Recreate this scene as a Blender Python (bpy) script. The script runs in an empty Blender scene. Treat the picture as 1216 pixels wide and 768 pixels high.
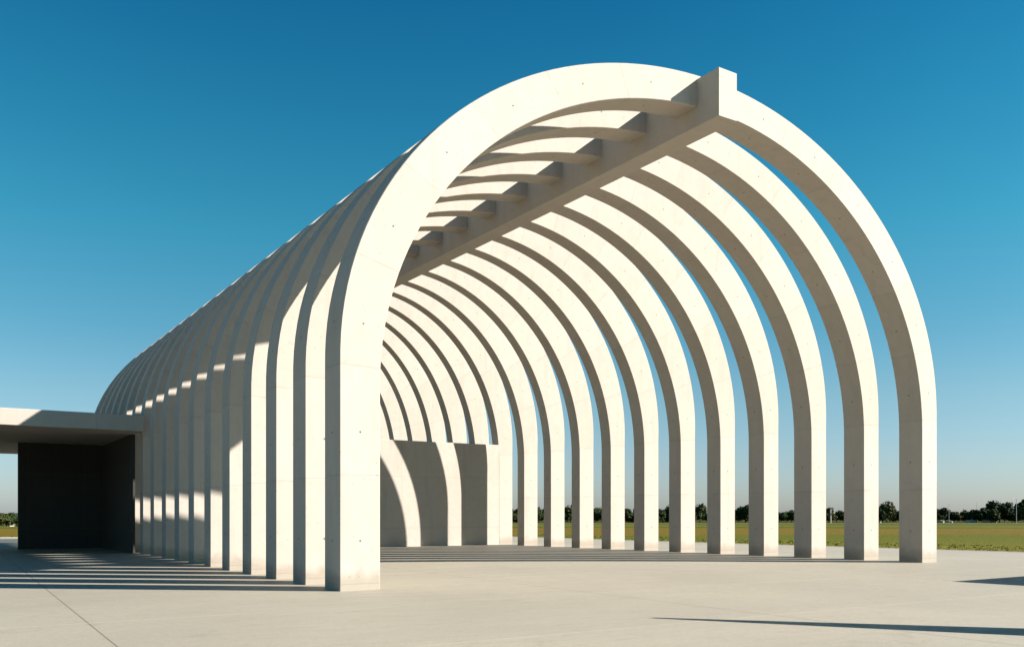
import bpy, bmesh, math, random
from mathutils import Vector, Matrix
random.seed(11)
R = math.radians
S = 1.65                                   # metres per fitted unit (eye height of the photographer)
scn = bpy.context.scene
col = scn.collection

# ------------------------------------------------------------------ plan of the hall
TH, PH = -0.58278, 0.56380                 # direction of the hall's long axis, direction of the arch planes
XL, ZL = -2.2271*S, 11.4326*S
DA = Vector((math.sin(TH), math.cos(TH), 0))
DU = Vector((math.cos(PH), math.sin(PH), 0))
O = Vector((XL, ZL, 0))
SP, TK0 = 1.2623*S, 0.5212*S
W0, AL, WL, WR, TAP = 13.1225*S, 6.6765*S, 0.5644*S, 0.5159*S, 0.13007*S
HO, HI, HSO, HSI = 8.345*S, 7.82*S, 3.0668*S, 2.7258*S
NR = 18
def P(a, u, v=0.0):                        # along axis, across, up  (metres)
    p = O + DA*a + DU*u
    return Vector((p.x, p.y, v))
def U(a, u, v=0.0):                        # the same in fitted units
    return P(a*S, u*S, v*S)

# ------------------------------------------------------------------ helpers
def tag(o, label=None, cat=None, group=None, kind=None):
    if label: o['label'] = label
    if cat: o['category'] = cat
    if group: o['group'] = group
    if kind: o['kind'] = kind
    return o
def empty(name, loc, rz=0.0):
    o = bpy.data.objects.new(name, None); col.objects.link(o)
    o.location = loc; o.rotation_euler = (0, 0, rz); o.empty_display_size = .3
    return o
def link_bm(name, bm, mat, parent=None, smooth=None):
    me = bpy.data.meshes.new(name); 
    bmesh.ops.recalc_face_normals(bm, faces=bm.faces)
    bm.to_mesh(me); bm.free()
    if smooth is not None:
        for p in me.polygons: p.use_smooth = True
        me.set_sharp_from_angle(angle=R(smooth))
    o = bpy.data.objects.new(name, me); col.objects.link(o)
    if mat: me.materials.append(mat)
    if parent:
        o.parent = parent
        o.matrix_parent_inverse = Matrix.LocRotScale(parent.location, parent.rotation_euler, None).inverted()
    return o
def copy_tree(o, parent=None):
    c = o.copy(); col.objects.link(c)
    if parent: c.parent = parent
    for ch in list(o.children): copy_tree(ch, c)
    return c
def prism(bm, pts_bottom, pts_top):
    n = len(pts_bottom)
    b = [bm.verts.new(p) for p in pts_bottom]; t = [bm.verts.new(p) for p in pts_top]
    bm.faces.new(b[::-1]); bm.faces.new(t)
    for i in range(n):
        j = (i+1) % n; bm.faces.new((b[i], b[j], t[j], t[i]))
def slab_auv(bm, a0, a1, u0, u1, v0, v1, bev=.012, uvl=None):
    q = [(a0, u0), (a0, u1), (a1, u1), (a1, u0)]
    b2 = bmesh.new()
    prism(b2, [P(a, u, v0) for a, u in q], [P(a, u, v1) for a, u in q])
    bmesh.ops.recalc_face_normals(b2, faces=b2.faces)
    if bev: bmesh.ops.bevel(b2, geom=list(b2.edges), offset=bev, segments=1, affect='EDGES')
    me = bpy.data.meshes.new('tmp'); b2.to_mesh(me); b2.free(); bm.from_mesh(me); bpy.data.meshes.remove(me)
def tube(bm, pts, radii, seg=10, cap=True):
    rings = []
    for i, p in enumerate(pts):
        p = Vector(p)
        d = (Vector(pts[min(i+1, len(pts)-1)]) - Vector(pts[max(i-1, 0)])).normalized()
        x = d.cross(Vector((0, 0, 1)))
        if x.length < 1e-3: x = Vector((1, 0, 0))
        x.normalize(); y = d.cross(x)
        rings.append([bm.verts.new(p + (x*math.cos(2*math.pi*k/seg) + y*math.sin(2*math.pi*k/seg))*radii[i]) for k in range(seg)])
    for r0, r1 in zip(rings, rings[1:]):
        for k in range(seg):
            bm.faces.new((r0[k], r0[(k+1) % seg], r1[(k+1) % seg], r1[k]))
    if cap: bm.faces.new(rings[0][::-1]); bm.faces.new(rings[-1])

# ------------------------------------------------------------------ materials
def new_mat(name):
    m = bpy.data.materials.new(name); m.use_nodes = True
    nt = m.node_tree; nt.nodes.clear()
    out = nt.nodes.new('ShaderNodeOutputMaterial'); b = nt.nodes.new('ShaderNodeBsdfPrincipled')
    nt.links.new(b.outputs[0], out.inputs[0])
    return m, nt, b
class N:
    def __init__(s, nt): s.nt = nt
    def node(s, t, **kw):
        n = s.nt.nodes.new(t)
        for k, v in kw.items(): setattr(n, k, v)
        return n
    def put(s, sock, v):
        if isinstance(v, bpy.types.NodeSocket): s.nt.links.new(v, sock)
        else: sock.default_value = v
    def math(s, op, a, b=0.0, c=0.0, clamp=False):
        n = s.node('ShaderNodeMath', operation=op, use_clamp=clamp)
        s.put(n.inputs[0], a); s.put(n.inputs[1], b); s.put(n.inputs[2], c); return n.outputs[0]
    def mix(s, f, a, b, mode='MIX'):
        n = s.node('ShaderNodeMix', data_type='RGBA', blend_type=mode)
        s.put(n.inputs[0], f); s.put(n.inputs[6], a); s.put(n.inputs[7], b); return n.outputs[2]
    def noise(s, vec, scale, detail=4, rough=.55, dist=0.0):
        n = s.node('ShaderNodeTexNoise'); n.inputs['Scale'].default_value = scale
        n.inputs['Detail'].default_value = detail; n.inputs['Roughness'].default_value = rough; n.inputs['Distortion'].default_value = dist
        if vec is not None: s.put(n.inputs['Vector'], vec)
        return n.outputs[0]
    def ramp(s, f, stops):
        n = s.node('ShaderNodeValToRGB'); e = n.color_ramp.elements
        while len(e) < len(stops): e.new(.5)
        for q, (p, c) in zip(e, stops):
            q.position = p; q.color = (c, c, c, 1) if isinstance(c, (int, float)) else (*c, 1)
        s.put(n.inputs[0], f); return n.outputs[0]
    def mapping(s, vec, scale=(1, 1, 1), rot=(0, 0, 0), loc=(0, 0, 0)):
        n = s.node('ShaderNodeMapping'); n.inputs['Scale'].default_value = scale
        n.inputs['Rotation'].default_value = rot; n.inputs['Location'].default_value = loc
        s.put(n.inputs['Vector'], vec); return n.outputs[0]
    def bump(s, h, strength, dist):
        n = s.node('ShaderNodeBump'); n.inputs['Strength'].default_value = strength; n.inputs['Distance'].default_value = dist
        s.put(n.inputs['Height'], h); return n.outputs[0]

CONC = (0.44, 0.396, 0.340)
def concrete(name, base=CONC, uv=True, stain=.10, grid=None):
    m, nt, b = new_mat(name); g = N(nt)
    tc = g.node('ShaderNodeTexCoord'); ob = tc.outputs['Object']
    big = g.noise(ob, .45, 5, .6, .4); mid = g.noise(ob, 3.2, 6, .65); fine = g.noise(ob, 60, 3, .6)
    streak = g.noise(g.mapping(ob, (2.2, 2.2, .18)), 1.5, 5, .6)
    c = g.mix(g.math('MULTIPLY', g.ramp(big, [(.35, 0.0), (.7, 1.0)]), .5), (*base, 1), (base[0]*.90, base[1]*.895, base[2]*.88, 1))
    c = g.mix(g.math('MULTIPLY', g.ramp(streak, [(.52, 0.0), (.72, 1.0)]), stain*2.4), c, (base[0]*.66, base[1]*.63, base[2]*.56, 1))
    c = g.mix(g.math('MULTIPLY', g.ramp(mid, [(.45, 0.0), (.72, 1.0)]), .45), c, (base[0]*.84, base[1]*.83, base[2]*.81, 1))
    c = g.mix(g.math('MULTIPLY', g.ramp(fine, [(.60, 0.0), (.72, 1.0)]), .22), c, (base[0]*.55, base[1]*.54, base[2]*.52, 1))
    h = g.math('ADD', g.math('MULTIPLY', mid, .5), g.math('MULTIPLY', fine, .35))
    # pinholes
    vo = g.node('ShaderNodeTexVoronoi'); vo.inputs['Scale'].default_value = 5.0; g.put(vo.inputs['Vector'], ob)
    pin = g.math('LESS_THAN', vo.outputs['Distance'], .075)
    c = g.mix(g.math('MULTIPLY', pin, .55), c, (.16, .15, .13, 1))
    if grid:
        sg = g.node('ShaderNodeSeparateXYZ'); g.put(sg.inputs[0], g.mapping(ob, rot=(0, 0, -PH)))
        def seam(v, step, off): return g.math('LESS_THAN', g.math('ABSOLUTE', g.math('SUBTRACT', g.math('FRACT', g.math('DIVIDE', g.math('ADD', v, off), step)), .5)), .007/step)
        jn = g.math('MAXIMUM', seam(sg.outputs[0], grid[0], .6), seam(sg.outputs[2], grid[1], .35))
        wn = g.node('ShaderNodeTexWhiteNoise', noise_dimensions='2D'); cx = g.node('ShaderNodeCombineXYZ')
        g.put(cx.inputs[0], g.math('FLOOR', g.math('ADD', g.math('DIVIDE', g.math('ADD', sg.outputs[0], .6), grid[0]), .5)))
        g.put(cx.inputs[1], g.math('FLOOR', g.math('ADD', g.math('DIVIDE', g.math('ADD', sg.outputs[2], .35), grid[1]), .5)))
        g.put(wn.inputs['Vector'], cx.outputs[0])
        c = g.mix(g.math('MULTIPLY', wn.outputs[0], .16), c, (base[0]*.6, base[1]*.58, base[2]*.54, 1))
        c = g.mix(g.math('MULTIPLY', jn, .4), c, (.12, .11, .095, 1))
    if uv:
        uvn = g.node('ShaderNodeUVMap'); uvn.uv_map = 'UVMap'
        sx = g.node('ShaderNodeSeparateXYZ'); g.put(sx.inputs[0], uvn.outputs[0])
        x, y = sx.outputs[0], sx.outputs[1]
        lift = g.math('FLOOR', g.math('DIVIDE', g.math('SUBTRACT', y, .14), 2.35))
        wn = g.node('ShaderNodeTexWhiteNoise', noise_dimensions='1D'); g.put(wn.inputs['W'], lift)
        c = g.mix(g.math('MULTIPLY', wn.outputs[0], .13), c, (base[0]*.62, base[1]*.60, base[2]*.56, 1))
        fr = g.math('ABSOLUTE', g.math('SUBTRACT', g.math('FRACT', g.math('DIVIDE', g.math('SUBTRACT', y, .14-1.175), 2.35)), .5))
        joint = g.math('LESS_THAN', fr, .0042)
        smear = g.math('MULTIPLY', g.ramp(fr, [(0.0, 1.0), (.05, 0.0)]), g.ramp(mid, [(.45, 0.0), (.75, .16)]))
        hy = g.math('MULTIPLY', g.math('SUBTRACT', g.math('FRACT', g.math('DIVIDE', g.math('SUBTRACT', y, 1.07-1.175), 2.35)), .5), 2.35)
        rr = g.math('SQRT', g.math('ADD', g.math('MULTIPLY', x, x), g.math('MULTIPLY', hy, hy)))
        hole = g.math('LESS_THAN', rr, .024)
        splash = g.math('MULTIPLY', g.ramp(g.math('ADD', y, g.math('MULTIPLY', mid, -.5)), [(.0, .55), (.22, 0.0)]), 1.0)
        c = g.mix(splash, c, (base[0]*.55, base[1]*.52, base[2]*.46, 1))
        c = g.mix(smear, c, (base[0]*.6, base[1]*.57, base[2]*.50, 1))
        c = g.mix(g.math('MULTIPLY', joint, .20), c, (.17, .155, .13, 1))
        c = g.mix(g.math('MULTIPLY', hole, .85), c, (.07, .065, .06, 1))
        h = g.math('SUBTRACT', h, g.math('ADD', g.math('MULTIPLY', joint, .8), g.math('MULTIPLY', hole, 2.0)))
    g.put(b.inputs['Base Color'], c); b.inputs['Roughness'].default_value = .86
    b.inputs['Specular IOR Level'].default_value = .25
    g.put(b.inputs['Normal'], g.bump(h, .45, .012))
    return m

def plaza_mat():
    m, nt, b = new_mat('plaza_concrete'); g = N(nt)
    tc = g.node('ShaderNodeTexCoord'); ob = tc.outputs['Object']
    # plaza object is rotated so its local x runs across the hall and local y along it
    sx = g.node('ShaderNodeSeparateXYZ'); g.put(sx.inputs[0], ob); x, y = sx.outputs[0], sx.outputs[1]
    base = (0.305, 0.276, 0.213)
    big = g.noise(ob, .16, 5, .6, .5); mid = g.noise(g.mapping(ob, (.5, 2.0, 1)), 1.1, 6, .65, .3); fine = g.noise(ob, 34, 4, .7)
    broom = g.noise(g.mapping(ob, (3.0, 60, 1)), 1.0, 3, .6)
    c = g.mix(g.ramp(big, [(.35, 0.0), (.65, .8)]), (*base, 1), (base[0]*.80, base[1]*.80, base[2]*.81, 1))
    spot = g.noise(ob, 1.7, 5, .7, .8)
    c = g.mix(g.ramp(spot, [(.56, 0.0), (.72, .5)]), c, (base[0]*.62, base[1]*.60, base[2]*.56, 1))
    c = g.mix(g.ramp(mid, [(.42, 0.0), (.75, .42)]), c, (base[0]*.74, base[1]*.73, base[2]*.71, 1))
    grit = g.noise(ob, 9, 3, .75)
    c = g.mix(g.ramp(grit, [(.50, 0.0), (.66, .45)]), c, (base[0]*.68, base[1]*.67, base[2]*.65, 1))
    c = g.mix(g.ramp(fine, [(.46, 0.0), (.68, .75)]), c, (base[0]*.62, base[1]*.61, base[2]*.60, 1))
    c = g.mix(g.ramp(broom, [(.5, 0.0), (.75, .18)]), c, (base[0]*.7, base[1]*.7, base[2]*.7, 1))
    def grid(v, off, step, wdt):
        f = g.math('ABSOLUTE', g.math('SUBTRACT', g.math('FRACT', g.math('DIVIDE', g.math('SUBTRACT', v, off-step/2), step)), .5))
        return g.math('LESS_THAN', f, wdt/step)
    jx = grid(x, -3.18*S, 9.6, .012); jy = grid(y, 1.0*S, 4.8, .010)
    tone = g.node('ShaderNodeTexWhiteNoise', noise_dimensions='2D')
    cx = g.node('ShaderNodeCombineXYZ')
    g.put(cx.inputs[0], g.math('FLOOR', g.math('DIVIDE', g.math('SUBTRACT', x, -3.18*S), 9.6)))
    g.put(cx.inputs[1], g.math('FLOOR', g.math('DIVIDE', g.math('SUBTRACT', y, 1.0*S), 9.6)))
    g.put(tone.inputs['Vector'], cx.outputs[0])
    c = g.mix(g.math('MULTIPLY', tone.outputs[0], .16), c, (base[0]*.6, base[1]*.6, base[2]*.6, 1))
    c = g.mix(g.math('MULTIPLY', jx, .8), c, (.10, .085, .065, 1))
    c = g.mix(g.math('MULTIPLY', jy, .45), c, (.5, .46, .38, 1))
    g.put(b.inputs['Base Color'], c)
    g.put(b.inputs['Roughness'], g.ramp(mid, [(.3, .55), (.7, .8)]))
    b.inputs['Specular IOR Level'].default_value = .35
    h = g.math('SUBTRACT', g.math('ADD', g.math('MULTIPLY', fine, .4), g.math('MULTIPLY', broom, .3)), jx)
    g.put(b.inputs['Normal'], g.bump(h, .35, .006))
    return m

def field_mat():
    m, nt, b = new_mat('field'); g = N(nt)
    tc = g.node('ShaderNodeTexCoord'); ob = tc.outputs['Object']
    sx = g.node('ShaderNodeSeparateXYZ'); g.put(sx.inputs[0], ob)
    wob = g.noise(g.mapping(ob, (.012, .05, 1)), 1.0, 4, .6)
    d = g.math('ADD', sx.outputs[1], g.math('MULTIPLY', g.math('SUBTRACT', wob, .5), 26))
    f = g.math('DIVIDE', d, 400)
    green, olive, brown, dark, pale = (.072, .086, .002), (.105, .096, .002), (.130, .080, .004), (.016, .028, .006), (.13, .12, .035)
    c = g.ramp(f, [(0, olive), (.13, olive), (.165, green), (.185, green), (.2, brown), (.285, brown), (.32, olive), (.36, dark),
                   (.40, green), (.5, olive), (.60, green), (.68, dark), (.76, olive), (.80, pale), (.83, dark)])
    n1 = g.noise(g.mapping(ob, (.25, 1.0, 1)), .5, 6, .7); n2 = g.noise(ob, 6, 4, .7)
    c = g.mix(g.ramp(n1, [(.35, 0.0), (.7, .55)]), c, (.10, .078, .003, 1))
    c = g.mix(g.ramp(n2, [(.4, 0.0), (.7, .5)]), c, (.03, .042, .008, 1))
    g.put(b.inputs['Base Color'], c); b.inputs['Roughness'].default_value = .95; b.inputs['Specular IOR Level'].default_value = .1
    g.put(b.inputs['Normal'], g.bump(n2, .8, .12))
    return m

def leaf_mat(name, c0, c1):
    m, nt, b = new_mat(name); g = N(nt)
    oi = g.node('ShaderNodeObjectInfo'); tc = g.node('ShaderNodeTexCoord')
    n = g.noise(tc.outputs['Object'], 1.4, 4, .7)
    f = g.math('ADD', g.math('MULTIPLY', n, .8), g.math('MULTIPLY', oi.outputs['Random'], .35), clamp=True)
    g.put(b.inputs['Base Color'], g.ramp(f, [(.25, c0), (.85, c1)])); b.inputs['Roughness'].default_value = .8
    b.inputs['Specular IOR Level'].default_value = .15
    return m
def plain(name, c, rough=.6, metal=0.0, var=.15, scale=3):
    m, nt, b = new_mat(name); g = N(nt)
    tc = g.node('ShaderNodeTexCoord'); n = g.noise(tc.outputs['Object'], scale, 4, .6)
    g.put(b.inputs['Base Color'], g.mix(g.math('MULTIPLY', n, var*2), (*c, 1), (c[0]*.6, c[1]*.6, c[2]*.6, 1)))
    b.inputs['Roughness'].default_value = rough; b.inputs['Metallic'].default_value = metal
    return m
M_RIB = concrete('arch_concrete')
M_CONC = concrete('smooth_concrete', uv=False)
M_PANEL = concrete('panelled_concrete', uv=False, stain=.14, grid=(3.6, 2.6))
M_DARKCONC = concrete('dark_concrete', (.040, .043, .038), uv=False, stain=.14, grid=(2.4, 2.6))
M_PLAZA = plaza_mat(); M_FIELD = field_mat()
M_LEAF = [leaf_mat('leaves_deep', (.010, .020, .006), (.026, .044, .010)), leaf_mat('leaves_mid', (.012, .024, .006), (.034, .050, .011)),
          leaf_mat('leaves_olive', (.018, .028, .007), (.05, .058, .014))]
M_BARK = plain('bark', (.09, .07, .05), .9)
M_STEEL = plain('galvanised_steel', (.34, .35, .36), .5, .6)
M_WHITE = plain('white_painted_board', (.5, .45, .36), .6)
M_ROOF = plain('grey_sheet_roof', (.34, .33, .32), .6)
M_DOOR = plain('dark_door', (.08, .09, .10), .6)
M_GRASS = leaf_mat('grass_blades', (.055, .068, .004), (.12, .13, .012))

# ------------------------------------------------------------------ ground, plaza
def terrain(d):
    t = min(max((d-60)/270, 0), 1); t = t*t*(3-2*t)
    return -.13 - 1.55*t
def build_field():
    bm = bmesh.new(); rings = []
    rad = [0, 8, 16, 24, 32, 40, 48, 56, 64, 74, 86, 100, 118, 140, 165, 195, 230, 270, 310, 350, 420, 520, 700, 1000, 1500, 2400, 4000]
    seg = 120
    c = bm.verts.new((0, 0, terrain(0)))
    for r in rad[1:]:
        rings.append([bm.verts.new((r*math.sin(2*math.pi*k/seg), r*math.cos(2*math.pi*k/seg),
                     terrain(r) + (0 if r < 60 else random.uniform(-.05, .05)))) for k in range(seg)])
    for k in range(seg): bm.faces.new((c, rings[0][(k+1) % seg], rings[0][k]))
    for r0, r1 in zip(rings, rings[1:]):
        for k in range(seg): bm.faces.new((r0[k], r0[(k+1) % seg], r1[(k+1) % seg], r1[k]))
    o = link_bm('ground', bm, M_FIELD, smooth=60)
    for p in o.data.polygons:
        if p.normal.z < 0: o.data.flip_normals(); break
    return tag(o, kind='structure')
build_field()
# plaza in hall axes: object origin at the front left foot, local x across, local y along the axis
def build_plaza():
    out = [(-45, -34), (-45, 25.3), (-2, 19.95), (33, 15.6), (33, -34)]      # (a, u) units
    bm = bmesh.new()
    top = [bm.verts.new((u*S, a*S, 0)) for a, u in out]; bot = [bm.verts.new((u*S, a*S, -.4)) for a, u in out]
    bm.faces.new(top); n = len(out)
    for i in range(n):
        j = (i+1) % n; bm.faces.new((top[i], top[j], bot[j], bot[i]))
    o = link_bm('plaza', bm, M_PLAZA)
    o.location = O; o.rotation_euler = (0, 0, PH)
    return tag(o, kind='structure')
build_plaza()
# pale concrete kerb along the right and back edges of the plaza
def build_kerb():
    bm = bmesh.new()
    pr = [(-45, 25.3), (-2, 19.95), (33, 15.6), (33, -34)]
    off = .13
    inn = []; outp = []
    pts = [P(a*S, u*S) for a, u in pr]
    for i, p in enumerate(pts):
        d = (pts[min(i+1, len(pts)-1)] - pts[max(i-1, 0)]).normalized(); n = Vector((d.y, -d.x, 0))
        inn.append(p + n*.003); outp.append(p + n*(.003+off*1.2))
    v = [[bm.verts.new((q.x, q.y, z)) for q, z in ((a, -.3), (a, .012), (b, .012), (b, -.3))] for a, b in zip(inn, outp)]
    for r0, r1 in zip(v, v[1:]):
        for k in range(3): bm.faces.new((r0[k], r0[k+1], r1[k+1], r1[k]))
    return tag(link_bm('kerb', bm, M_CONC), kind='structure')
build_kerb()

# ------------------------------------------------------------------ the vaulted hall
hall = empty('vaulted_pavilion', P(0, W0/2))
tag(hall, 'big white concrete vault of eighteen open arch ribs under one ridge beam', 'pavilion')
def half_curve(a_out, a_in, n):
    for i in range(n+1):
        t = math.pi/2*i/n
        yield (a_out*math.cos(t), HSO+(HO-HSO)*math.sin(t)), (a_in*math.cos(t), HSI+(HI-HSI)*math.sin(t))
def build_rib(k):
    a0 = k*SP; W = W0-TAP*k; TK = TK0*(1-.28*min(k, 9)/9)
    def side(a, w, swell=0.0):
        """outer and inner edge of one half, foot to crown: (distance from the ridge line, height, running length)"""
        def quarter(r, hs, ht): return [(r*math.cos(math.pi/2*q/90), hs+(ht-hs)*math.sin(math.pi/2*q/90)) for q in range(91)]
        o = quarter(a, HSO, HO)
        o = [(a, HSI)]+[(x+swell*math.sin(math.pi*i/90)*math.cos(math.pi/2*i/90), y+swell*math.sin(math.pi*i/90)*math.sin(math.pi/2*i/90)) for i, (x, y) in enumerate(o)]
        q = quarter(a-w, HSI, HI)
        def resample(pl, n):
            d = [0.0]
            for p0, p1 in zip(pl, pl[1:]): d.append(d[-1]+math.dist(p0, p1))
            r = []; m = 0
            for t in range(n+1):
                x = d[-1]*t/n
                while m < len(d)-2 and d[m+1] < x: m += 1
                f = (x-d[m])/max(d[m+1]-d[m], 1e-9)
                r.append((pl[m][0]+(pl[m+1][0]-pl[m][0])*f, pl[m][1]+(pl[m+1][1]-pl[m][1])*f))
            return r, d[-1]
        n = 46
        ro, lo = resample(o, n); ri, li = resample(q, n)
        out = [((a, v), (a-w, v), v) for v in (-.15, HSI*.33, HSI*.66)]
        out += [(ro[t], ri[t], HSI+(lo+li)/2*t/n) for t in range(n+1)]
        return out
    Lh, Rh = side(AL, WL), side(W-AL, WR, .12*S*min(k, 2)/2)
    prof = [((AL-o[0], o[1]), (AL-q[0], q[1])) for o, q, y in Lh]+[((AL+o[0], o[1]), (AL+q[0], q[1])) for o, q, y in Rh[::-1]][1:]
    arcs = [y for _, _, y in Lh]+[y for _, _, y in Rh[::-1]][1:]
    bm = bmesh.new(); uvl = bm.loops.layers.uv.new('UVMap')
    c = .014
    rings = []; widths = []
    for i, (o, q) in enumerate(prof):
        w = math.dist(o, q); cc = c/w; widths.append(w)
        def pt(r, t): return P(a0+t, q[0]+(o[0]-q[0])*r, q[1]+(o[1]-q[1])*r)
        rings.append([bm.verts.new(pt(r, t)) for r, t in ((cc, 0), (1-cc, 0), (1, c), (1, TK-c), (1-cc, TK), (cc, TK), (0, TK-c), (0, c))])
    for i in range(len(rings)-1):
        for e in range(8):
            f = bm.faces.new((rings[i][e], rings[i][(e+1) % 8], rings[i+1][(e+1) % 8], rings[i+1][e]))
            hw = (widths[i]/2, TK/2)[(e//2) % 2]
            x0, x1 = (-hw, hw) if e % 2 == 0 else (hw, hw)
            y0, y1 = arcs[i], arcs[i+1]
            for lp, uvv in zip(f.loops, ((x0, y0), (x1, y0), (x1, y1), (x0, y1))): lp[uvl].uv = uvv
    bm.faces.new(rings[0][::-1]); bm.faces.new(rings[-1])
    o = link_bm('arch_rib', bm, M_RIB, hall, smooth=28)
    return o
for k in range(NR): build_rib(k)
bm = bmesh.new(); slab_auv(bm, -.48*S, 17*SP+TK0+.25, 6.305*S, 6.729*S, 7.482*S, 8.28*S, .015)
link_bm('ridge_beam', bm, M_CONC, hall)

# the cross wall inside the hall
bm = bmesh.new(); aw = 11*SP-.02
slab_auv(bm, aw, aw+.36, WL+.02, W0-11*TAP-WR-.012, -.1, 3.26*S, .012)
o = link_bm('screen_wall', bm, M_PANEL)
tag(o, 'low pale concrete wall standing across the inside of the vault, striped by arch shadows', 'wall')

# ------------------------------------------------------------------ side canopy on the left
can = empty('entrance_canopy', U(15, -1.5))
tag(can, 'flat concrete side canopy over a dark recess on the left flank', 'canopy')
bm = bmesh.new(); slab_auv(bm, 12.45*S, 23.6*S, -16*S, -.02, 3.04*S, 3.43*S, .015); link_bm('roof_slab', bm, M_PANEL, can)
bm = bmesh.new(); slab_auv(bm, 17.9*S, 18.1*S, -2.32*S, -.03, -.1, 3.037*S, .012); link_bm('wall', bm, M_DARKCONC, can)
bm = bmesh.new(); slab_auv(bm, 13.5*S, 17.9*S-.004, -.20, -.03, -.1, 3.037*S, .012); link_bm('shade_panel', bm, M_DARKCONC, can)  # panel added over the ribs, its dark colour standing in for deep shade
for uu in (-9.0, -15.2):
    bm = bmesh.new(); slab_auv(bm, 22.6*S, 23.1*S, uu*S-.2, uu*S+.2, -.1, 3.037*S, .012); link_bm('post', bm, M_CONC, can)

# ------------------------------------------------------------------ unseen shapes added right of the frame to throw shadows on the plaza
def off_frame():
    # leaning blade, its form made up to cast the long thin shadow
    bm = bmesh.new()
    def G(X, Z, v): return Vector((X*S, Z*S, v*S))
    b0, tip = G(5.62, 7.05, -.06), G(5.46, 8.10, 2.55)
    dx, dn = Vector((.16, 0, 0)), Vector((.12, .56, 0))
    prism(bm, [b0-dn-dx, b0-dn+dx, b0+dn+dx, b0+dn-dx], [tip+Vector(q) for q in ((-.03, -.05, 0), (.03, -.05, 0), (.03, .05, 0), (-.03, .05, 0))])
    tag(link_bm('shadow_blade', bm, M_CONC), 'unseen tapered blade right of the view, made up to cast the thin plaza shadow', 'shadow caster')
    # low unseen pyramid, its outline shaped for the wedge of shadow
    bm = bmesh.new(); ap = bm.verts.new(G(8.42, 12.92, 1.18))
    q = [bm.verts.new(G(*c, -.06)) for c in ((7.95, 11.2), (9.0, 11.0), (9.9, 14.7), (9.15, 14.9))]
    bm.faces.new(q[::-1])
    for i in range(4): bm.faces.new((q[i], q[(i+1) % 4], ap))
    tag(link_bm('shadow_pyramid', bm, M_CONC), 'unseen low pyramid right of the view, made up to cast the wedge shadow', 'shadow caster')
off_frame()

# ------------------------------------------------------------------ distant trees
def crown_mesh(bm, cx, cy, cz, rx, ry, rz, n, sz, rng):
    lob = [(rng.uniform(-.55, .55), rng.uniform(-.55, .55), rng.uniform(-.45, .6), rng.uniform(.42, .68)) for _ in range(9)]
    for _ in range(n):
        lx, ly, lz, lr = rng.choice(lob)
        th = rng.uniform(0, 2*math.pi); z = rng.uniform(-1, 1); r = lr*rng.uniform(.55, 1.08)
        q = math.sqrt(1-z*z)
        p = Vector((cx+(lx+r*q*math.cos(th))*rx, cy+(ly+r*q*math.sin(th))*ry, cz+(lz*.8+r*z)*rz))
        nrm = Vector((q*math.cos(th)+rng.uniform(-.7, .7), q*math.sin(th)+rng.uniform(-.7, .7), z+rng.uniform(-.5, .9))).normalized()
        t = nrm.cross(Vector((rng.uniform(-1, 1), rng.uniform(-1, 1), rng.uniform(-1, 1)))).normalized(); b = nrm.cross(t)
        s = sz*rng.uniform(.6, 1.35)
        vs = [bm.verts.new(p+t*s*math.cos(a)+b*s*.7*math.sin(a)+nrm*s*.18*math.cos(2*a)) for a in (0, 1.25, 2.5, 3.75, 5.0)]
        bm.faces.new(vs)
def make_tree(kind, seed):
    rng = random.Random(seed)
    root = empty('tree', (0, 0, 0))
    spec = {0: (3.6, 3.6, 3.0, 3.5, 1700), 1: (3.2, 3.2, 2.6, 2.9, 1500), 2: (2.8, 2.8, 3.4, 3.9, 1500), 3: (3.3, 3.3, 2.2, 2.0, 1400)}[kind]
    rx, ry, rz, cz, n = spec
    bm = bmesh.new(); crown_mesh(bm, 0, 0, cz, rx, ry, rz, n, .40, rng)
    link_bm('crown', bm, M_LEAF[(seed) % 3 if kind != 3 else 2], root)
    bm = bmesh.new()
    tube(bm, [(0, 0, -.3), (.05, 0, cz*.4), (.0, .08, cz*.8), (.1, .1, cz+rz*.4)], [.22, .17, .12, .04], 8)
    for j in range(5):
        a = rng.uniform(0, 6.28); zz = cz*rng.uniform(.45, .8)
        tube(bm, [(.03, .03, zz), (rx*.3*math.cos(a), ry*.3*math.sin(a), zz+rz*.35), (rx*.6*math.cos(a), ry*.6*math.sin(a), zz+rz*.55)], [.08, .055, .02], 6)
    link_bm('trunk', bm, M_BARK, root)
    return root
SHIFT_PX = 1050.0
def px_of(X, D): return 608 + SHIFT_PX*X/D
PROTO = [make_tree(k, s) for k, s in ((0, 3), (0, 7), (1, 4), (1, 8), (2, 5), (2, 12), (3, 6))]
KINDLABEL = ['broad round dark tree', 'broad round leafy tree', 'medium rounded tree', 'medium bushy tree', 'tall narrow crowned tree', 'tall uneven tree', 'low spreading bush']
used = set()
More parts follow.
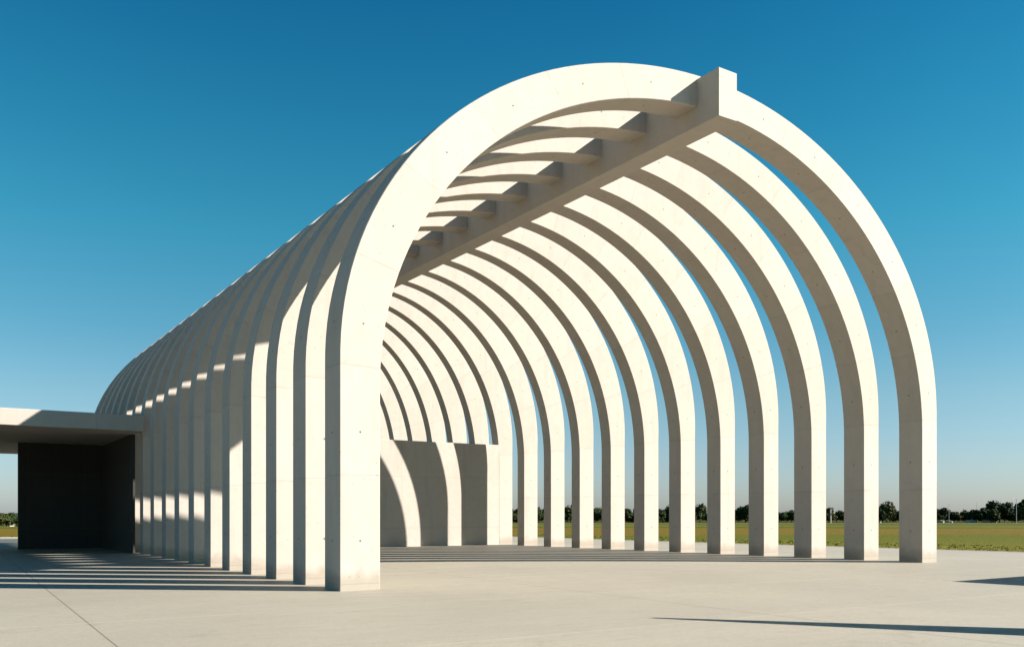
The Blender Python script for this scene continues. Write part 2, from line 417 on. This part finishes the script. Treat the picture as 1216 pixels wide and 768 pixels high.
# right-hand legs: visible gaps in photo pixels, numbered from the front arch backwards
GAPS = [(1042, 1065, 'first and second'), (982, 1000, 'second and third'), (925, 941, 'third and fourth'), (873, 886, 'fourth and fifth'),
        (825, 836, 'fifth and sixth'), (781, 791, 'sixth and seventh'), (741, 749, 'seventh and eighth'), (704, 711, 'eighth and ninth'),
        (670, 676, 'ninth and tenth'), (638, 644, 'tenth and eleventh'), (607, 613, 'eleventh and twelfth')]
def put_tree(i, X, D, sc, sx=1.0, label=None, group='trees of the far treeline'):
    o = PROTO[i] if i not in used else copy_tree(PROTO[i])
    used.add(i)
    o.location = (X, D, terrain(math.hypot(X, D))-.05); o.rotation_euler = (0, 0, random.uniform(0, 6.28)); o.scale = (sc*sx, sc*sx, sc)
    tag(o, label or KINDLABEL[i], 'tree', group)
    return o
def tree_label(i, px, n):
    if px > 1116: w = 'in the far treeline right of the front arch leg'
    else:
        w = None
        for x0, x1, nm in GAPS:
            if x0-8 < px < x1+8: w = 'seen between the %s right arch legs' % nm; break
        if not w: w = 'mostly hidden behind the right arch legs'
    return '%s %s' % (KINDLABEL[i], w)
px = 590.0; n = 0
while px < 1245:
    i = random.choice((0, 0, 1, 1, 2, 2, 3, 3, 4, 5, 6))
    D = random.uniform(335, 372); sc = random.uniform(.68, 1.0)
    if px < 870: sc *= 1.06
    X = (px-608)/SHIFT_PX*D
    put_tree(i, X, D, sc, random.uniform(.95, 1.2), tree_label(i, px, n)); n += 1
    px += random.uniform(5.0, 10.0)
# the tall ones that stand out of the line
for px, i, D, sc in ((1187, 0, 345, 1.32), (1053, 4, 340, 1.10), (1219, 5, 330, 1.35), (885, 1, 345, 1.15)):
    put_tree(i, (px-608)/SHIFT_PX*D, D, sc, 1.0, {1187: 'tallest broad tree of the treeline, right of the front arch leg', 1053: 'tall tree peeking out between the two front right arch legs',
      1219: 'tall tree cut by the right edge of the picture', 885: 'broad tree in the gap just behind the fourth right arch leg'}[px])
# nearer clump seen under the canopy on the left
for px, i, sc in ((-34, 3, .62), (-16, 1, .60), (-2, 6, .80), (9, 0, .50), (20, 2, .62), (33, 3, .62), (48, 1, .6)):
    D = 205+random.uniform(-6, 6)
    put_tree(i, (px-608)/SHIFT_PX*D, D, sc, 1.15, KINDLABEL[i]+' of the thicket under the side canopy', 'trees seen under the side canopy')
for i, o in enumerate(PROTO):
    if i not in used: 
        for c in list(o.children): bpy.data.objects.remove(c)
        bpy.data.objects.remove(o)

# ------------------------------------------------------------------ far poles and small white sheds by the trees
def base(px, D):
    X = (px-608)/SHIFT_PX*D; return Vector((X, D, terrain(math.hypot(X, D))))
def light_pole(px, D, h):
    b = base(px, D); r = empty('light_pole', b)
    bm = bmesh.new(); tube(bm, [b+Vector((0, 0, -.2)), b+Vector((0, 0, h*.5)), b+Vector((0, 0, h))], [.13, .11, .08], 10); link_bm('pole', bm, M_STEEL, r)
    bm = bmesh.new(); tube(bm, [b+Vector((0, 0, h-.05)), b+Vector((-.5, 0, h+.12)), b+Vector((-.95, 0, h+.16))], [.06, .055, .05], 8); link_bm('arm', bm, M_STEEL, r)
    bm = bmesh.new(); c = b+Vector((-1.15, 0, h+.14))
    prism(bm, [c+Vector(q) for q in ((-.45, -.17, -.08), (.3, -.13, -.08), (.3, .13, -.08), (-.45, .17, -.08))],
          [c+Vector(q) for q in ((-.36, -.12, .10), (.25, -.09, .10), (.25, .09, .10), (-.36, .12, .10))]); link_bm('lamp_head', bm, M_STEEL, r)
    return tag(r, 'tall grey light pole with a side arm above the right treeline', 'light pole')
light_pole(1207, 322, 8.9)
def mast(px, D, h, label):
    b = base(px, D); r = empty('antenna_mast', b)
    bm = bmesh.new(); tube(bm, [b+Vector((0, 0, -.2)), b+Vector((0, 0, h*.6)), b+Vector((0, 0, h))], [.09, .07, .03], 8); link_bm('pole', bm, M_STEEL, r)
    for z, l in ((.86, .55), (.93, .4)):
        bm = bmesh.new(); tube(bm, [b+Vector((-l, 0, h*z)), b+Vector((l, 0, h*z))], [.03, .03], 6); link_bm('crossbar', bm, M_STEEL, r)
    return tag(r, label, 'mast')
mast(1127, 330, 7.6, 'thin antenna mast above the treeline just right of the front arch leg')
mast(1188, 352, 9.2, 'thin antenna mast tip above the tallest tree of the treeline')
mast(1160, 356, 8.0, 'faint antenna mast above the middle of the right treeline')
def utility_pole(px, D, h):
    b = base(px, D); r = empty('utility_pole', b)
    bm = bmesh.new(); tube(bm, [b+Vector((0, 0, -.2)), b+Vector((0, 0, h))], [.24, .17], 10); link_bm('pole', bm, M_WHITE, r)
    bm = bmesh.new(); c = b+Vector((0, -.2, h-.5))
    prism(bm, [c+Vector(q) for q in ((-.9, -.06, -.07), (.9, -.06, -.07), (.9, .06, -.07), (-.9, .06, -.07))],
          [c+Vector(q) for q in ((-.9, -.06, .07), (.9, -.06, .07), (.9, .06, .07), (-.9, .06, .07))]); link_bm('crossarm', bm, M_WHITE, r)
    bm = bmesh.new(); c = b+Vector((1.1, -.1, h*.62)); tube(bm, [c+Vector((0, 0, -.3)), c+Vector((0, 0, .3))], [.28, .28], 10); link_bm('transformer', bm, M_WHITE, r)
    return tag(r, 'pale utility pole before the trees between second and third right arch legs', 'utility pole')
utility_pole(986.5, 325, 6.2)
def shed(px, D, w, h, label, door=True):
    D += 18; w *= .55; h *= .55; b = base(px, D); r = empty('shed', b); dp = 2.4
    bm = bmesh.new(); v = lambda x, y, z: b+Vector((x, y, z))
    prism(bm, [v(-w/2, 0, -.3), v(w/2, 0, -.3), v(w/2, dp, -.3), v(-w/2, dp, -.3)], [v(-w/2, 0, h), v(w/2, 0, h), v(w/2, dp, h), v(-w/2, dp, h)])
    link_bm('wall', bm, M_WHITE, r)
    bm = bmesh.new(); e = .18
    A = [v(-w/2-e, -e, h+.003), v(-w/2-e, dp+e, h+.003), v(-w/2-e, dp/2, h+.3)]; B = [q+Vector((w+2*e, 0, 0)) for q in A]
    prism(bm, A, B); link_bm('roof', bm, M_ROOF, r)
    if door:
        bm = bmesh.new(); prism(bm, [v(w*.1, -.03, 0), v(w*.1+.8, -.03, 0), v(w*.1+.8, -.003, 0), v(w*.1, -.003, 0)], [v(w*.1, -.03, h*.8), v(w*.1+.8, -.03, h*.8), v(w*.1+.8, -.003, h*.8), v(w*.1, -.003, h*.8)])
        link_bm('door', bm, M_DOOR, r)
    r.rotation_euler = (0, 0, R(48))
    return tag(r, label, 'shed', 'small pale sheds below the treeline')
shed(1121, 322, 2.2, 1.1, 'small pale shed under the trees just right of the front arch leg')
shed(1131, 325, 1.6, .9, 'second small pale shed to the right of the front arch leg', False)
shed(1153, 322, 2.6, 1.2, 'widest pale shed under the middle of the right treeline')
shed(1159, 324, 1.3, 1.6, 'narrow pale shed beside the widest one', False)
shed(1175.5, 322, 1.5, 1.9, 'brightest upright white shed left of the tallest tree', False)
shed(1184, 325, 1.9, 1.0, 'little pale shed at the foot of the tallest tree')
shed(1046, 318, 1.9, .9, 'little pale shed between the two front right arch legs')
shed(14, 196, 1.9, .55, 'low pale shed before the thicket under the side canopy', False)

# ------------------------------------------------------------------ grass tufts along the plaza edge
def grass():
    rng = random.Random(5); bm = bmesh.new()
    def line(a0, a1, f, n, w):
        for _ in range(n):
            a = rng.uniform(a0, a1); t = abs(rng.gauss(0, .45)) if rng.random() < .6 else rng.uniform(0, w)
            u = f(a)*S + .22 + t
            p = P(a*S, u); yield p
    pts = list(line(-6, 33, lambda a: 19.95+(a+2)*(15.6-19.95)/35, 9000, 11))
    for _ in range(3500):
        u = rng.uniform(-6, 15); t = rng.uniform(0, 9); pts.append(P(33*S+.25+t, u*S))
    for p in pts:
        z = terrain(math.hypot(p.x, p.y)); h = rng.uniform(.03, .08)
        d = Vector((rng.uniform(-1, 1), rng.uniform(-1, 1), 0)).normalized()*rng.uniform(.03, .07)
        lean = Vector((rng.uniform(-.08, .08), rng.uniform(-.08, .08), 0))
        for s in (0, .06):
            o = Vector((rng.uniform(-.08, .08), rng.uniform(-.08, .08), 0))
            b = Vector((p.x, p.y, z-.01))+o
            bm.faces.new([bm.verts.new(q) for q in (b-d, b+d, b+lean+Vector((0, 0, h)))])
    tag(link_bm('grass', bm, M_GRASS), 'rough olive green grass growing along the plaza edge', 'grass', kind='stuff')
grass()

# ------------------------------------------------------------------ light
AU, BV = 1.25, 1.00
to_sun = Vector((AU*DU.x-DA.x, AU*DU.y-DA.y, BV)).normalized()
el = math.asin(to_sun.z); az = math.atan2(to_sun.x, to_sun.y)
sun = bpy.data.lights.new('sun', 'SUN'); sun.energy = 5.0; sun.angle = R(.5); sun.color = (1.0, .93, .865)
so = bpy.data.objects.new('sun', sun); col.objects.link(so); so.rotation_euler = to_sun.to_track_quat('Z', 'Y').to_euler()
so.location = (60, 0, 40)
w = bpy.data.worlds.new('World'); scn.world = w; w.use_nodes = True
nt = w.node_tree; nt.nodes.clear(); g = N(nt)
sky = nt.nodes.new('ShaderNodeTexSky'); sky.sky_type = 'NISHITA'; sky.sun_disc = False
sky.sun_elevation = el; sky.sun_rotation = az; sky.air_density = 1.0; sky.dust_density = .6; sky.ozone_density = 2.0
geo = g.node('ShaderNodeTexCoord'); sxyz = g.node('ShaderNodeSeparateXYZ'); g.put(sxyz.inputs[0], geo.outputs['Generated'])
tone = g.ramp(sxyz.outputs[2], [(0.0, (.50, .525, .70)), (.06, (.48, .54, .65)), (.123, (.43, .56, .59)), (.196, (.28, .56, .585)), (.292, (.15, .60, .61)), (.394, (.085, .54, .60)), (.50, (.045, .45, .575)), (1.0, (.03, .36, .56))])
tint = g.mix(1.0, g.mix(1.0, sky.outputs[0], tone, 'MULTIPLY'), (1.32, 1.41, 1.38, 1), 'MULTIPLY')
bg = nt.nodes.new('ShaderNodeBackground'); bg.inputs['Strength'].default_value = .05
out = nt.nodes.new('ShaderNodeOutputWorld'); nt.links.new(tint, bg.inputs[0]); nt.links.new(bg.outputs[0], out.inputs[0])

# ------------------------------------------------------------------ camera
cam = bpy.data.cameras.new('camera'); co = bpy.data.objects.new('camera', cam); col.objects.link(co)
co.location = (0, 0, S); co.rotation_euler = (R(90), 0, 0)
cam.sensor_width = 36; cam.lens = 36*1049.85/1216; cam.shift_y = 226/1216; cam.clip_end = 9000
scn.camera = co
scn.view_settings.view_transform = 'Standard'; scn.view_settings.look = 'None'; scn.view_settings.gamma = 1
scn.view_settings.exposure = 1.5
